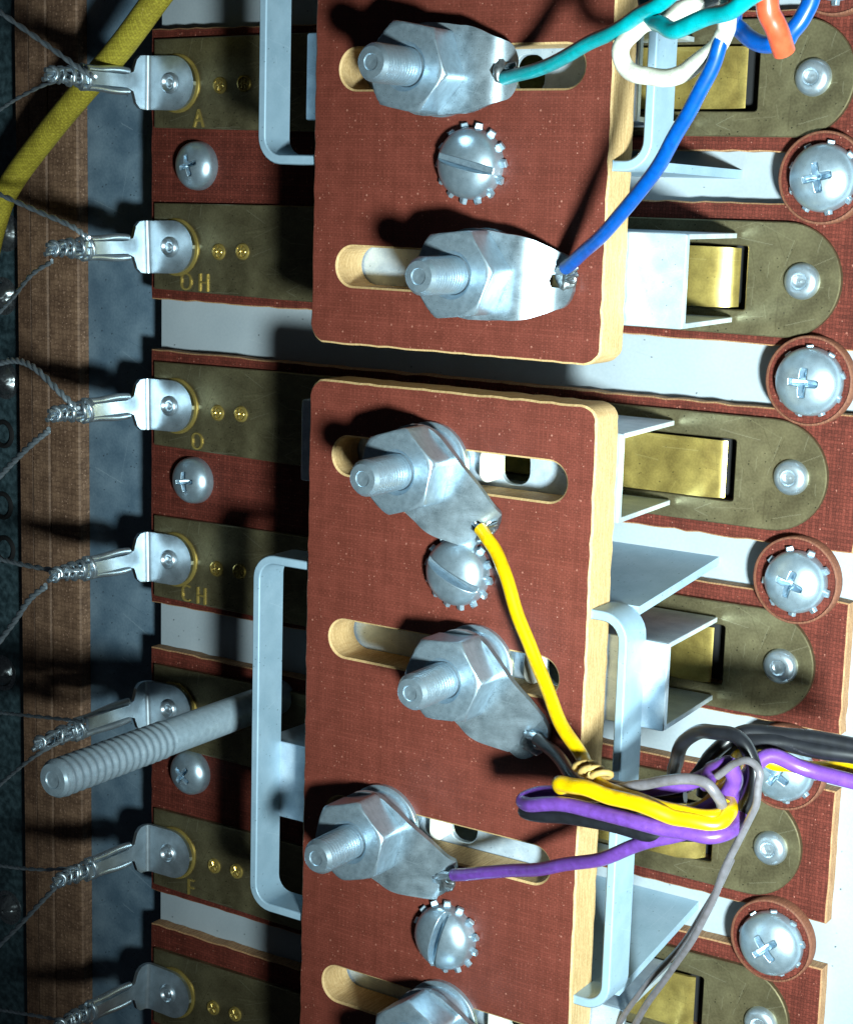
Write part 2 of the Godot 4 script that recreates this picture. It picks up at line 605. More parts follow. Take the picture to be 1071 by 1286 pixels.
# pan head with a cross recess, or a straight slot
func head_mesh(r: float, h: float, slot: bool, mat: Material) -> ArrayMesh:
	var key := "%s%s%s" % [r, h, slot]
	if mesh_cache.has(key):
		return mesh_cache[key]
	var s := Shape.new()
	var k := 60
	var f := func(i: int, j: int) -> Vector3:
		var u := -1.0 + 2.0 * i / k
		var v := -1.0 + 2.0 * j / k
		var x := u * sqrt(1.0 - v * v / 2.0)
		var y := v * sqrt(1.0 - u * u / 2.0)
		var q := minf(1.0, sqrt(x * x + y * y))
		var z := h * pow(maxf(1.0 - q * q, 0.0), 0.42)
		var low := z
		if slot:
			low = minf(z, h * 0.40) if absf(v) < 0.115 else z
		else:
			var arm := 0.47 - 0.1 * q
			if (absf(y) < 0.095 and absf(x) < arm) or (absf(x) < 0.095 and absf(y) < arm):
				low = minf(z, h * lerpf(0.2, 0.78, q / 0.5))
		return Vector3(x * r, y * r, low)
	s.sheet(f, k, k, false)
	s.lathe(PackedVector2Array([Vector2(r, -0.35), Vector2(r, 0.02)]), 48)
	var am := s.done(mat)
	mesh_cache[key] = am
	return am


# toothed lock washer
func star_mesh(r0: float, r1: float, teeth: int, mat: Material) -> ArrayMesh:
	var s := Shape.new()
	s.lathe(PackedVector2Array([Vector2(r0 + 0.05, 0.0), Vector2(r0 + 0.05, 0.55), Vector2(0.5, 0.6)]), 40)
	for k in teeth:
		var a := TAU * k / teeth
		var t := Transform3D(Basis(Vector3(0, 0, 1), a) * Basis(Vector3(1, 0, 0), 0.55), Vector3(cos(a) * r0 * 0.93, sin(a) * r0 * 0.93, 0.25))
		var d := r1 - r0 * 0.93
		s.prism(PackedVector2Array([Vector2(0, -0.52), Vector2(d, -0.38), Vector2(d, 0.38), Vector2(0, 0.52)]), [], 0.0, 0.5, 0.1, t)
	return s.done(mat)


func threaded(s: Shape, r: float, z0: float, z1: float, pitch: float, depth: float, t := Transform3D.IDENTITY) -> void:
	var nz := int((z1 - z0) / pitch * 8.0)
	var na := 24
	var f := func(i: int, j: int) -> Vector3:
		var z := lerpf(z0, z1, float(i) / nz)
		var a := TAU * j / na
		var w := absf(fposmod(z / pitch - float(j) / na, 1.0) - 0.5) * 2.0
		var rr := r - depth * smoothstep(0.15, 0.95, w)
		var e := minf(1.0, (z1 - z) / 0.7)
		rr = minf(rr, r - (1.0 - e) * 0.45)
		return Vector3(cos(a) * rr, sin(a) * rr, z)
	s.sheet(f, nz, na, true, t)
	var rt := r - 0.45
	s.lathe(PackedVector2Array([Vector2(rt + 0.02, z1 - 0.01), Vector2(rt * 0.55, z1 + 0.06), Vector2(rt * 0.5, z1 - 0.08), Vector2(0.001, z1 - 0.16)]), 24, t)


func screw(x: float, y: float, z: float, turn: float, r: float, h: float, slot: bool, star, called: String, label: String, group: String) -> Node3D:
	var t := thing(called, label, "screw", Vector3(x, y, z), group)
	var hd := put("head", head_mesh(r, h, slot, M.zinc), t, Vector3(0, 0, 0.6 if star else 0.3))
	hd.rotation.z = turn
	if star:
		var w := put("lock_washer", star, t)
		w.rotation.z = turn * 0.7 + 0.2
	return t


func _ready() -> void:
	# ------------------------------------------------------------ camera
	var cam := Camera3D.new()
	cam.name = "camera"
	add_child(cam)
	cam.position = Vector3(162.187, -13.216, 188.987) * S
	cam.rotation_degrees = Vector3(-10.363, 32.405, 1.667)
	cam.fov = 32.41
	cam.near = 0.01
	cam.far = 5.0
	cam.current = true
	# ------------------------------------------------------------ surroundings: a dim room
	var env := Environment.new()
	env.background_mode = Environment.BG_COLOR
	env.background_color = lin(0.011, 0.013, 0.016)
	env.tonemap_mode = Environment.TONE_MAPPER_LINEAR
	env.tonemap_exposure = 1.0
	env.sdfgi_enabled = true
	env.ssao_enabled = true
	env.ssil_enabled = true
	var we := WorldEnvironment.new()
	we.name = "environment"
	we.environment = env
	add_child(we)
	# ------------------------------------------------------------ the camera's flash, right of and below the lens
	var lamp := SpotLight3D.new()
	lamp.name = "camera_flash"
	add_child(lamp)
	lamp.light_size = 0.011
	lamp.spot_angle = 42.0
	lamp.spot_angle_attenuation = 1.0
	lamp.spot_range = 3.0
	lamp.spot_attenuation = 2.0
	lamp.light_color = Color(0.92, 1.0, 1.0)
	lamp.light_energy = 0.19
	lamp.shadow_enabled = true
	lamp.look_at_from_position(Vector3(200, -65, 170) * S, Vector3(136, -50, 0) * S)

	make_materials()
	build_setting()
	build_boards()
	build_brackets()
	build_plates()
	build_terminals()
	build_screws()
	build_rod()
	build_wires()
	build_left_wires()


# ---------------------------------------------------------------- the panel behind everything
func build_setting() -> void:
	var s := Shape.new()
	s.prism(rrect(-4.7, -190, 135, 45, 0.5, 2), [], -6.0, -2.0, 0.3)
	structure("back_panel", s.done(M.panel))
	s = Shape.new()
	s.prism(rrect(-30, -190, 20, 45, 0.3, 2), [], -8.0, -7.0, 0.1)
	structure("side_panel", s.done(M.side_panel))
	s = Shape.new()
	s.prism(rrect(-90, -190, -36.0, 45, 0.3, 2), [], -9.5, -7.6, 0.2)
	structure("circuit_board", s.done(M.circuit))
	var rail := thing("laminated_rail", "brown laminated rail running down the left beside the dark panel", "rail", Vector3(-28, -70, -7))
	var px := [[-35.9, -32.9, -5.0, M.ply_c], [-32.82, -29.2, -4.7, M.ply_a], [-29.12, -23.1, -4.85, M.ply_b]]
	for p in px:
		var q := Shape.new()
		q.prism(dense(rrect(p[0] + 28, -120, p[1] + 28, 115, 0.25, 2), 12.0), [], 0.02, p[2] + 7.0, 0.22)
		put("ply", q.done(p[3]), rail)


# ---------------------------------------------------------------- red boards with brass contacts
var letters := ["A", "O H", "O", "C H", "", "F"]


func build_boards() -> void:
	var names := [
		"red board whose top edge runs out of the picture above the letter A",
		"red terminal board at the top, stamped A and O H on its brass",
		"red terminal board in the middle, stamped O and C H on its brass",
		"red terminal board behind the long threaded rod",
		"lowest red terminal board, cut off by the bottom of the picture"]
	var tops := [51.3, 7.3, -36.5, -79.9, -122.6]
	var bots := [14.4, -29.4, -73.1, -117.3, -161.3]
	for u in range(1, 5):
		var r0 := -2 + u * 2
		var y0 := -PITCH * r0
		var o := thing("terminal_board", names[u], "terminal board", Vector3(0, y0, -4), "red terminal boards side by side on the panel")
		var top: float = tops[u] - y0
		var bot: float = bots[u] - y0
		var out := PackedVector2Array([Vector2(-4.6, bot), Vector2(98.9, bot), Vector2(98.9, -13.6), Vector2(30, -13.6), Vector2(28.4, -12.9), Vector2(27.8, -10.8), Vector2(28.4, -8.7), Vector2(30, -8.0), Vector2(98.9, -8.0), Vector2(98.9, top), Vector2(-4.6, top)])
		out = rough(dense(out, 1.6), 0.09, 50 + u)
		var holes := []
		for k in 2:
			holes.append(rrect(45, -PITCH * k - 3.75, 84.8, -PITCH * k + 3.75, 0.4, 2, 5.0))
		var face := Shape.new()
		var edge := Shape.new()
		face.prism(out, holes, 2.05, 4.0, 0.15, Transform3D.IDENTITY, edge)
		var am := face.done(M.board)
		edge.done(M.board_edge, am)
		put("insulator", am, o)
		for k in 2:
			var pad := Shape.new()
			pad.prism(rrect(45.1, -PITCH * k - 3.65, 84.7, -PITCH * k + 3.65, 0.3, 2), [], 2.02, 2.3, 0.05)
			put("cavity_floor", pad.done(M.black), o)
			contact(o, r0 + k, -PITCH * k)
			solder_tag(o, r0 + k, -PITCH * k)


var brass_mesh: ArrayMesh
var tongue_meshes := []
var dimple_mesh: ArrayMesh
var rivet_mesh: ArrayMesh


func contact(o: Node3D, row: int, y: float) -> void:
	if brass_mesh == null:
		var s := Shape.new()
		var p := PackedVector2Array([Vector2(-3.4, -5.9), Vector2(20, -6.2)])
		for i in 25:
			var a := -PI / 2 + PI * i / 24
			p.append(Vector2(89.1 + cos(a) * 6.4, sin(a) * 6.4))
		p.append(Vector2(20, 6.2))
		p.append(Vector2(-3.4, 5.9))
		s.prism(dense(p, 5.0), [rrect(46, -3.6, 84.5, 3.6, 0.3, 2, 5.0)], 0.02, 0.8, 0.12)
		brass_mesh = s.done(M.brass)
		for v in 3:
			s = Shape.new()
			var hi: float = [0.9, 1.5, 0.6][v]
			var f: float = [0.0, 1.4, 0.3][v]
			s.tab([[46.0, 0.0, 3.4, 0.0], [56.0, hi * 0.4, 3.4, 0.0], [68.0, hi, 3.4, 0.0], [79.0, hi, 3.4, 0.0], [80.6, hi + 0.05, 3.4, 0.0], [82.6, hi - f * 0.55, 3.35, 0.0], [83.2, hi - 0.25 - f, 3.3, 0.0]], 0.45)
			tongue_meshes.append(s.done(M.tongue))
		s = Shape.new()
		s.lathe(PackedVector2Array([Vector2(1.15, 0.0), Vector2(1.05, 0.28), Vector2(0.85, 0.33), Vector2(0.72, 0.12), Vector2(0.001, 0.08)]), 20)
		for k in 6:
			var a := TAU * k / 6.0
			var t := Transform3D(Basis(Vector3(0, 0, 1), a), Vector3(cos(a) * 0.42, sin(a) * 0.42, 0.1))
			s.prism(PackedVector2Array([Vector2(-0.28, -0.1), Vector2(0.26, -0.17), Vector2(0.3, 0.0), Vector2(0.26, 0.17), Vector2(-0.28, 0.1)]), [], 0.0, 0.22, 0.06, t)
		dimple_mesh = s.done(M.tongue)
		s = Shape.new()
		s.lathe(PackedVector2Array([Vector2(2.05, 0.0), Vector2(2.0, 0.45), Vector2(1.75, 0.85), Vector2(1.3, 1.05), Vector2(0.95, 1.05), Vector2(0.8, 0.75), Vector2(0.45, 0.6), Vector2(0.001, 0.72)]), 32)
		rivet_mesh = s.done(M.tin)
	var at := Vector3(0, y, 4.0)
	var b := put("brass_contact", brass_mesh, o, at)
	put("tongue", tongue_meshes[(row + 3) % 3], b, Vector3(0, 0, 0.25))
	put("rivet", rivet_mesh, b, Vector3(90.9 + clampf(row, 0, 5) * 0.25, 0.0, 0.78))
	put("dimple", dimple_mesh, b, Vector3(8.2, -0.3, 0.78))
	put("dimple", dimple_mesh, b, Vector3(12.3, -0.1, 0.78))
	var k := row
	if k >= 0 and k < letters.size() and letters[k] != "":
		var tm := TextMesh.new()
		var fnt := SystemFont.new()
		fnt.font_names = PackedStringArray(["Droid Sans"])
		tm.font = fnt
		tm.text = letters[k]
		tm.font_size = 32
		tm.pixel_size = 2.0 * S / 24.0
		tm.depth = 0.25 * S
		tm.material = M.tongue
		tm.horizontal_alignment = HORIZONTAL_ALIGNMENT_LEFT
		put("stamped_letter", tm, b, Vector3([3.6, 1.3, 3.4, 1.7, 3.4, 3.0, 2.4, 2.4][k], -4.7, 0.86))


var tag_mesh: ArrayMesh
var tag_rivet: ArrayMesh
var back_mesh: ArrayMesh


# tinned tag: riveted flat end, turned up towards the viewer into a narrow crimp barrel
func solder_tag(o: Node3D, row: int, y: float) -> void:
	if tag_mesh == null:
		var s := Shape.new()
		var st := []
		for i in 9:
			var a := PI / 2 * i / 8
			st.append([4.3 - 3.6 * (1.0 - sin(PI / 2 - a + 0.0)) * 0.0 - 3.6 + 3.6 * cos(a), 0.0, maxf(0.25, 3.6 * sin(a)), 0.0])
		st.append([-2.4, 0.0, 3.6, 0.0])
		for i in 7:
			var a := PI / 2 * i / 6
			st.append([-3.1 - sin(a) * 1.2, 1.2 - cos(a) * 1.2, 3.6, 0.0])
		st.append([-4.32, 2.0, 3.5, 0.0])
		st.append([-4.34, 2.7, 2.9, 0.0])
		st.append([-4.36, 3.3, 1.3, 0.0])
		st.append([-4.4, 4.6, 0.85, 0.0])
		st.append([-4.5, 12.6, 0.85, 0.0])
		st.reverse()
		s.tab(st, 0.55)
		tag_mesh = s.done(M.tin)
		s = Shape.new()
		s.lathe(PackedVector2Array([Vector2(1.45, 0.0), Vector2(1.4, 0.3), Vector2(1.15, 0.5), Vector2(0.95, 0.38), Vector2(0.75, 0.12), Vector2(0.55, 0.12), Vector2(0.42, 0.34), Vector2(0.001, 0.38)]), 28)
		tag_rivet = s.done(M.tin)
		s = Shape.new()
		s.lathe(PackedVector2Array([Vector2(3.95, 0.0), Vector2(3.95, 0.14), Vector2(3.75, 0.3), Vector2(0.5, 0.3)]), 40)
		back_mesh = s.done(M.tongue)
	rng.seed = 700 + row
	put("tag_backing", back_mesh, o, Vector3(0.75, y, 4.8))
	var t := put("solder_tag", tag_mesh, o, Vector3(0, y, 5.12))
	t.rotation.z = rng.randf_range(-0.05, 0.05)
	put("rivet", tag_rivet, t, Vector3(0.2, 0, 0.5))
	var lean := Vector2(-0.08, 0.0) if row != 4 else Vector2(-0.32, -0.16)
	var b := Shape.new()
	for sd in [-1.0, 1.0]:
		var p := PackedVector3Array()
		for i in 9:
			var h := 4.0 + i * 1.05
			p.append(Vector3(-4.2 + lean.x * (h - 4.0), sd * (1.3 + 0.12 * sin(i * 0.8)) + lean.y * (h - 4.0), h))
		b.tube(p, 0.5, 10)
	put("crimp_barrel", b.done(M.tin), t)
	# end of the barrel: wraps of bare wire soldered round the claws
	var c := Shape.new()
	for k in 5:
		var p := PackedVector3Array()
		var h0 := 11.2 + k * 1.45 + rng.randf_range(-0.2, 0.2)
		var rr := 1.4 - 0.14 * k
		var ph := rng.randf() * TAU
		for i in 15:
			var a := ph + TAU * 1.1 * i / 14
			var h := h0 + 0.55 * i / 14 + sin(a * 2.0 + k) * 0.18
			p.append(Vector3(-4.2 + lean.x * (h - 4.0) + cos(a) * rr * 0.75, lean.y * (h - 4.0) + sin(a) * rr, h))
		c.tube(p, 0.27 if k % 2 else 0.36, 8)
	for k in 3:
		var p := PackedVector3Array()
		for i in 6:
			var h := 11.0 + i * 1.5
			p.append(Vector3(-4.2 + lean.x * (h - 4.0) + sin(k * 2.1 + i) * 0.3, lean.y * (h - 4.0) + (k - 1) * 0.6 + cos(i * 1.7 + k) * 0.25, h))
		c.tube(p, 0.34, 8)
	put("wire_wrap", c.done(M.tin), t)


# ---------------------------------------------------------------- white sheet metal brackets between panel and plates
func build_brackets() -> void:
	bracket(-10.8, 44.0, -10.5, 40.0, "white strap bracket behind the upper red plate, under the blue wire")
	bracket(-103.8, -57.6, -98.6, -55.4, "white strap bracket behind the lower red plate, beside the threaded rod")


func bracket(y0: float, y1: float, b0: float, b1: float, label: String) -> void:
	var o := thing("strap_bracket", label, "bracket", Vector3(55.5, y0, -4), "white strap brackets")
	var h := y1 - y0
	# two bent straps, one each side of the plate, their ends held in notches of the plate's edge
	for sd in [-1.0, 1.0]:
		var p := PackedVector2Array()
		var xo: float = 25.8 if sd > 0 else 24.2
		p.append(Vector2(sd * (21.95 if sd > 0 else 16.15), 0.6))
		for i in 8:
			var a := PI / 2 * i / 7
			p.append(Vector2(sd * (xo - 2.6 + sin(a) * 2.6), 0.6 + 2.6 - cos(a) * 2.6))
		for i in 5:
			p.append(Vector2(sd * xo, lerpf(3.2, h - 3.2, (i + 1) / 6.0)))
		for i in 8:
			var a := PI / 2 * i / 7
			p.append(Vector2(sd * (xo - 2.6 + cos(a) * 2.6), h - 0.6 - 2.6 + sin(a) * 2.6))
		p.append(Vector2(sd * (21.95 if sd > 0 else 16.15), h - 0.6))
		var s := Shape.new()
		s.strap(p, false, 1.15, 20.4, 25.4)
		put("strap", s.done(M.strap), o)
	# legs: sheets that run from the strap back to the panel
	for e in [[0.62, b0 - y0], [h - 0.62, b1 - y0]]:
		var f := Shape.new()
		var fy: float = e[0]
		var by: float = e[1]
		var a := Vector3(-6, fy, 20.5)
		var b := Vector3(25.3, fy, 20.5)
		var c := Vector3(26.6, by, 2.04)
		var d := Vector3(-6, by, 2.04)
		var k := Vector3(0, 0.5, 0)
		f.quad(a + k, b + k, c + k, d + k)
		f.quad(d - k, c - k, b - k, a - k)
		f.quad(b - k, c - k, c + k, b + k)
		f.quad(d - k, a - k, a + k, d + k)
		f.quad(a - k, b - k, b + k, a + k)
		f.quad(c - k, d - k, d + k, c + k)
		put("leg", f.done(M.strap), o)


# ---------------------------------------------------------------- the two front plates
func build_plates() -> void:
	plate(-31.1, 40.0, [1, 0, -1], "red-brown slotted plate at the top, carrying the teal and blue wires")
	plate(-175.0, -35.4, [2, 3, 4, 5, 6, 7], "red-brown slotted plate below, carrying the yellow and purple wires")


func plate(y0: float, y1: float, rows: Array, label: String) -> void:
	var face := Shape.new()
	var edge := Shape.new()
	var holes := []
	for r in rows:
		holes.append(rrect(43.0, -PITCH * r - 2.25 - 0.1, 74.0, -PITCH * r + 2.25 - 0.1, 2.24, 8, 4.0))
	var out := rough(dense(rrect(39.4, y0, 77.4, y1, 2.0, 6), 1.3), 0.07, int(absf(y0)))
	face.prism(out, holes, 17.0, 22.0, 0.22, Transform3D.IDENTITY, edge)
	var am := face.done(M.plate)
	edge.done(M.cut, am)
	var o := put("slotted_plate", am)
	tag(o, label, "plate", "slotted red plates")


# ---------------------------------------------------------------- sliding terminals: channel clip, stud, nut, lug
func build_terminals() -> void:
	terminal(0, 56.7, -0.5, -1.0, 10.2, 14.0, 62.0, "sliding terminal with the teal wire on its lug")
	terminal(1, 63.2, -22.0, -2.0, 11.6, 31.0, 6.0, "sliding terminal with the blue wire on its lug")
	terminal(2, 56.8, -43.8, -40.0, 11.6, 27.0, 50.0, "sliding terminal with the yellow wire on its lug")
	terminal(3, 63.6, -66.3, -42.0, 12.6, 34.0, 50.0, "sliding terminal with the black wire, right of the lower plate's left slot opening")
	terminal(4, 51.6, -87.8, -26.0, 11.8, 24.0, 60.0, "sliding terminal with the single purple wire, furthest left on the plate")
	terminal(5, 60.6, -110.2, -24.0, 11.6, 25.0, 50.0, "sliding terminal cut off by the bottom of the picture")


func terminal(row: int, x: float, y: float, ang: float, length: float, slope: float, slope_end: float, label: String) -> void:
	var o := thing("sliding_terminal", label, "terminal", Vector3(x, y, 16.2), "sliding terminals in the slots")
	# channel behind the plate, its flanges reach back to the brass
	var s := Shape.new()
	var hole := rrect(6.0, -2.1, 9.7, 2.1, 1.5, 5)
	var p := rrect(-22.4, -5.0, 21.0, 5.0, 0.25, 2, 6.0)
	s.prism(p, [hole], -0.2, 0.55, 0.1)
	for sd in [-1.0, 1.0]:
		var fl := Shape.new()
		var t := Transform3D(Basis(Vector3(1, 0, 0), Vector3(0, 0, -1), Vector3(0, 1, 0)), Vector3(0, 4.98 if sd > 0 else -4.43, 0))
		s.prism(PackedVector2Array([Vector2(-22.3, 0.15), Vector2(20.9, 0.15), Vector2(20.2, 14.6), Vector2(-21.6, 14.6)]), [], -0.55, 0.0, 0.05, t)
	put("channel", s.done(M.clip), o)
	# white guide tab seen in the slot
	var g := Shape.new()
	g.prism(rrect(4.1, -1.9, 6.2, 1.9, 1.0, 5), [], 0.56, 2.6, 0.25)
	put("guide", g.done(M.nylon), o)
	var st := Shape.new()
	threaded(st, 2.05, 0.5, 19.7, 0.5, 0.10)
	put("stud", st.done(M.zinc), o)
	var w := Shape.new()
	w.lathe(PackedVector2Array([Vector2(4.9, 5.81), Vector2(4.9, 6.4), Vector2(4.75, 6.5), Vector2(4.3, 6.5), Vector2(4.2, 6.7), Vector2(4.2, 8.5), Vector2(2.0, 8.6)]), 40)
	put("spacer", w.done(M.zinc), o)
	# hexagon nut, corners rounded off by a 30 degree cone
	var n := Shape.new()
	var hexr := 5.15
	var nz := 10
	var na := 72
	rng.seed = 90 + row
	var spin := rng.randf() * TAU
	var prof := func(i: int, j: int) -> Vector3:
		var a := TAU * j / na
		var m := fposmod(a - spin, PI / 3) - PI / 6
		var hr: float = hexr * cos(PI / 6) / cos(m)
		var zz: float = 9.42 + [0.0, 0.05, 0.15, 1.05, 2.2, 2.95, 3.35, 3.65, 3.9, 4.05, 4.1][i]
		var cone := 4.55 + (13.52 - zz) * 1.6
		var rr := minf(hr, cone)
		if i == 10:
			rr = 4.35
		return Vector3(cos(a) * rr, sin(a) * rr, zz)
	n.sheet(prof, nz, na, true)
	n.lathe(PackedVector2Array([Vector2(4.36, 13.52), Vector2(2.6, 13.52), Vector2(2.1, 13.0)]), 36)
	put("hex_nut", n.done(M.zinc), o)
	# solder lug: ring under the nut, tongue that curls down at its end
	var l := Shape.new()
	var sts := []
	for i in 8:
		var a := PI * 0.5 * i / 7
		sts.append([-4.9 * cos(a), 8.65, maxf(0.3, 4.9 * sin(a)), 0.0])
	sts.append([2.5, 8.65, 4.75, 0.0])
	var p2 := Vector2(4.2, 8.65)
	var full := length - 4.0
	var run := 0.0
	var af := 0.0
	while run < full:
		var q := run / full
		var hw := lerpf(4.55, 2.7, smoothstep(0.05, 1.0, q))
		if run > full - 1.5:
			hw *= sqrt(maxf(0.03, 1.0 - pow((run - full + 1.5) / 1.5, 2.0)))
		var gap := full - run
		sts.append([p2.x, p2.y, hw, 0.7 if gap > 1.6 and gap < 2.9 else 0.0])
		af = deg_to_rad(lerpf(slope * smoothstep(0.0, 2.6, run), slope_end, smoothstep(full - 3.4, full - 1.2, run)))
		if p2.y < 6.15:
			af = minf(af, 0.0)
		p2 += Vector2(cos(af), -sin(af)) * 0.3
		run += 0.3
	var last: Array = sts[sts.size() - 4]
	var turn := Transform3D(Basis(Vector3(0, 0, 1), deg_to_rad(ang)), Vector3.ZERO)
	l.tab(sts, 0.75, turn)
	var lug := put("solder_lug", l.done(M.lug), o)
	# solder and the twisted wire end
	var b := Shape.new()
	var tip := turn * Vector3(last[0], 0.2, last[1] + 0.7)
	var jit := fnl(0.45, 5 + row, 1)
	var blob := func(i: int, j: int) -> Vector3:
		var th := PI * i / 10.0
		var ph := TAU * j / 16.0
		var d := Vector3(sin(th) * cos(ph), sin(th) * sin(ph), cos(th))
		var q := 1.0 + jit.get_noise_3dv(d * 1.3) * 0.5
		return Vector3(d.x * 1.2, d.y * 1.7, d.z * 0.55) * q
	b.sheet(blob, 10, 16, false, Transform3D(turn.basis * Basis(Vector3(0, 1, 0), af), tip))
	for k in 3:
		var a := deg_to_rad(ang) + rng.randf_range(-0.9, 0.9)
		b.tube(PackedVector3Array([tip, tip + Vector3(cos(a) * 0.9, sin(a) * 0.9 + 0.5, 0.6), tip + Vector3(cos(a) * 1.7, sin(a) * 1.6 + 0.9, 0.3)]), 0.28, 7)
	put("solder", b.done(M.solder), lug)


# ---------------------------------------------------------------- screws
func build_screws() -> void:
	var star := star_mesh(3.8, 4.42, 14, M.zinc)
	screw(60.9, -10.3, 22.0, -0.22, 3.85, 2.5, true, star, "slotted_screw", "slotted screw on the upper plate between the teal and blue terminals", "slotted screws on the front plates")
	screw(61.0, -55.6, 22.0, -0.42, 3.85, 2.5, true, star, "slotted_screw", "slotted screw on the lower plate left of the yellow wire", "slotted screws on the front plates")
	screw(60.9, -99.5, 22.0, 1.35, 3.85, 2.5, true, star, "slotted_screw", "slotted screw below the purple wire, its slot nearly upright", "slotted screws on the front plates")
	var small := [[4.0, -10.9, 0.3, "below the letter A"], [3.6, -54.3, 0.1, "between the second and third letters"], [3.4, -97.2, 0.9, "under the threaded rod"]]
	for p in small:
		screw(p[0], p[1], 0.02, p[2], 3.3, 2.3, false, null, "cross_head_screw", "left-hand cross head screw " + p[3], "cross head screws on the left")
	var star2 := star_mesh(3.5, 4.05, 9, M.zinc)
	var ys := [11.4, -10.7, -32.9, -55.6, -77.8, -99.1]
	var lb := ["at the top right corner", "right of the blue wire, below the topmost rivet", "at the right end of the widest white gap", "right of the bracket's pointed white leg", "half hidden by the wire bundle", "right of the thin grey wire near the bottom"]
	for i in 6:
		var x := 92.9
		var y: float = ys[i]
		var t := Shape.new()
		var e := Shape.new()
		t.lathe(PackedVector2Array([Vector2(4.75, 1.45), Vector2(1.0, 1.45)]), 48)
		e.lathe(PackedVector2Array([Vector2(5.05, 0.0), Vector2(5.05, 1.55), Vector2(4.95, 1.65), Vector2(4.8, 1.65), Vector2(4.75, 1.45)]), 48)
		var am := t.done(M.board)
		e.done(M.washer_edge, am)
		var o := put("fibre_washer", am, null, Vector3(x, y, 0.02))
		tag(o, "round red fibre washer under the screw " + lb[i], "washer", "fibre washers on the right")
		screw(x + 0.3, y, 1.46, 0.5 + i * 1.3, 3.6 + 0.12 * (i % 3), 2.3, false, star2, "cross_head_screw", "right-hand cross head screw " + lb[i], "cross head screws on the right")


# ---------------------------------------------------------------- the long threaded rod
func build_rod() -> void:
	var o := thing("threaded_rod", "long zinc rod standing out to the left, half threaded", "rod", Vector3(19.3, -83.0, 0))
	var s := Shape.new()
	s.lathe(PackedVector2Array([Vector2(2.3, 0.0), Vector2(2.3, 24.5), Vector2(2.15, 24.8)]), 32)
	put("shank", s.done(M.rod), o)
	s = Shape.new()
	threaded(s, 2.42, 24.6, 44.4, 1.25, 0.17)
	put("thread", s.done(M.rod), o)


# ---------------------------------------------------------------- insulated wires
func wire(called: String, label: String, mat: Material, r: float, p: Array, group := "", bare := 0) -> MeshInstance3D:
	var c := curve(p, 9)
	var wob := fnl(0.12, int(r * 1000.0) + c.size() * 7 + int(absf(c[0].x * 13.0)), 1)
	for i in range(bare, c.size()):
		var w: float = minf(1.0, (i - bare) / 8.0) * 0.24
		c[i] += Vector3(wob.get_noise_2d(i * 0.7, 0.0), wob.get_noise_2d(i * 0.7, 50.0), wob.get_noise_2d(i * 0.7, 90.0)) * w
	var s := Shape.new()
	s.tube(c.slice(bare), r, 16)
	var o := put(called, s.done(mat))
	tag(o, label, "wire", group)
	if bare:
		# stripped, tinned strands between the insulation and the lug
		var b := Shape.new()
		for k in 3:
			var q := PackedVector3Array()
			for i in bare + 3:
				var a := i * 0.5 + k * TAU / 3.0
				q.append(c[i] + Vector3(cos(a) * 0.24, sin(a) * 0.24, sin(a + 0.8) * 0.2))
			b.tube(q, 0.26, 8)
		put("bare_strands", b.done(M.tin), o)
	return o


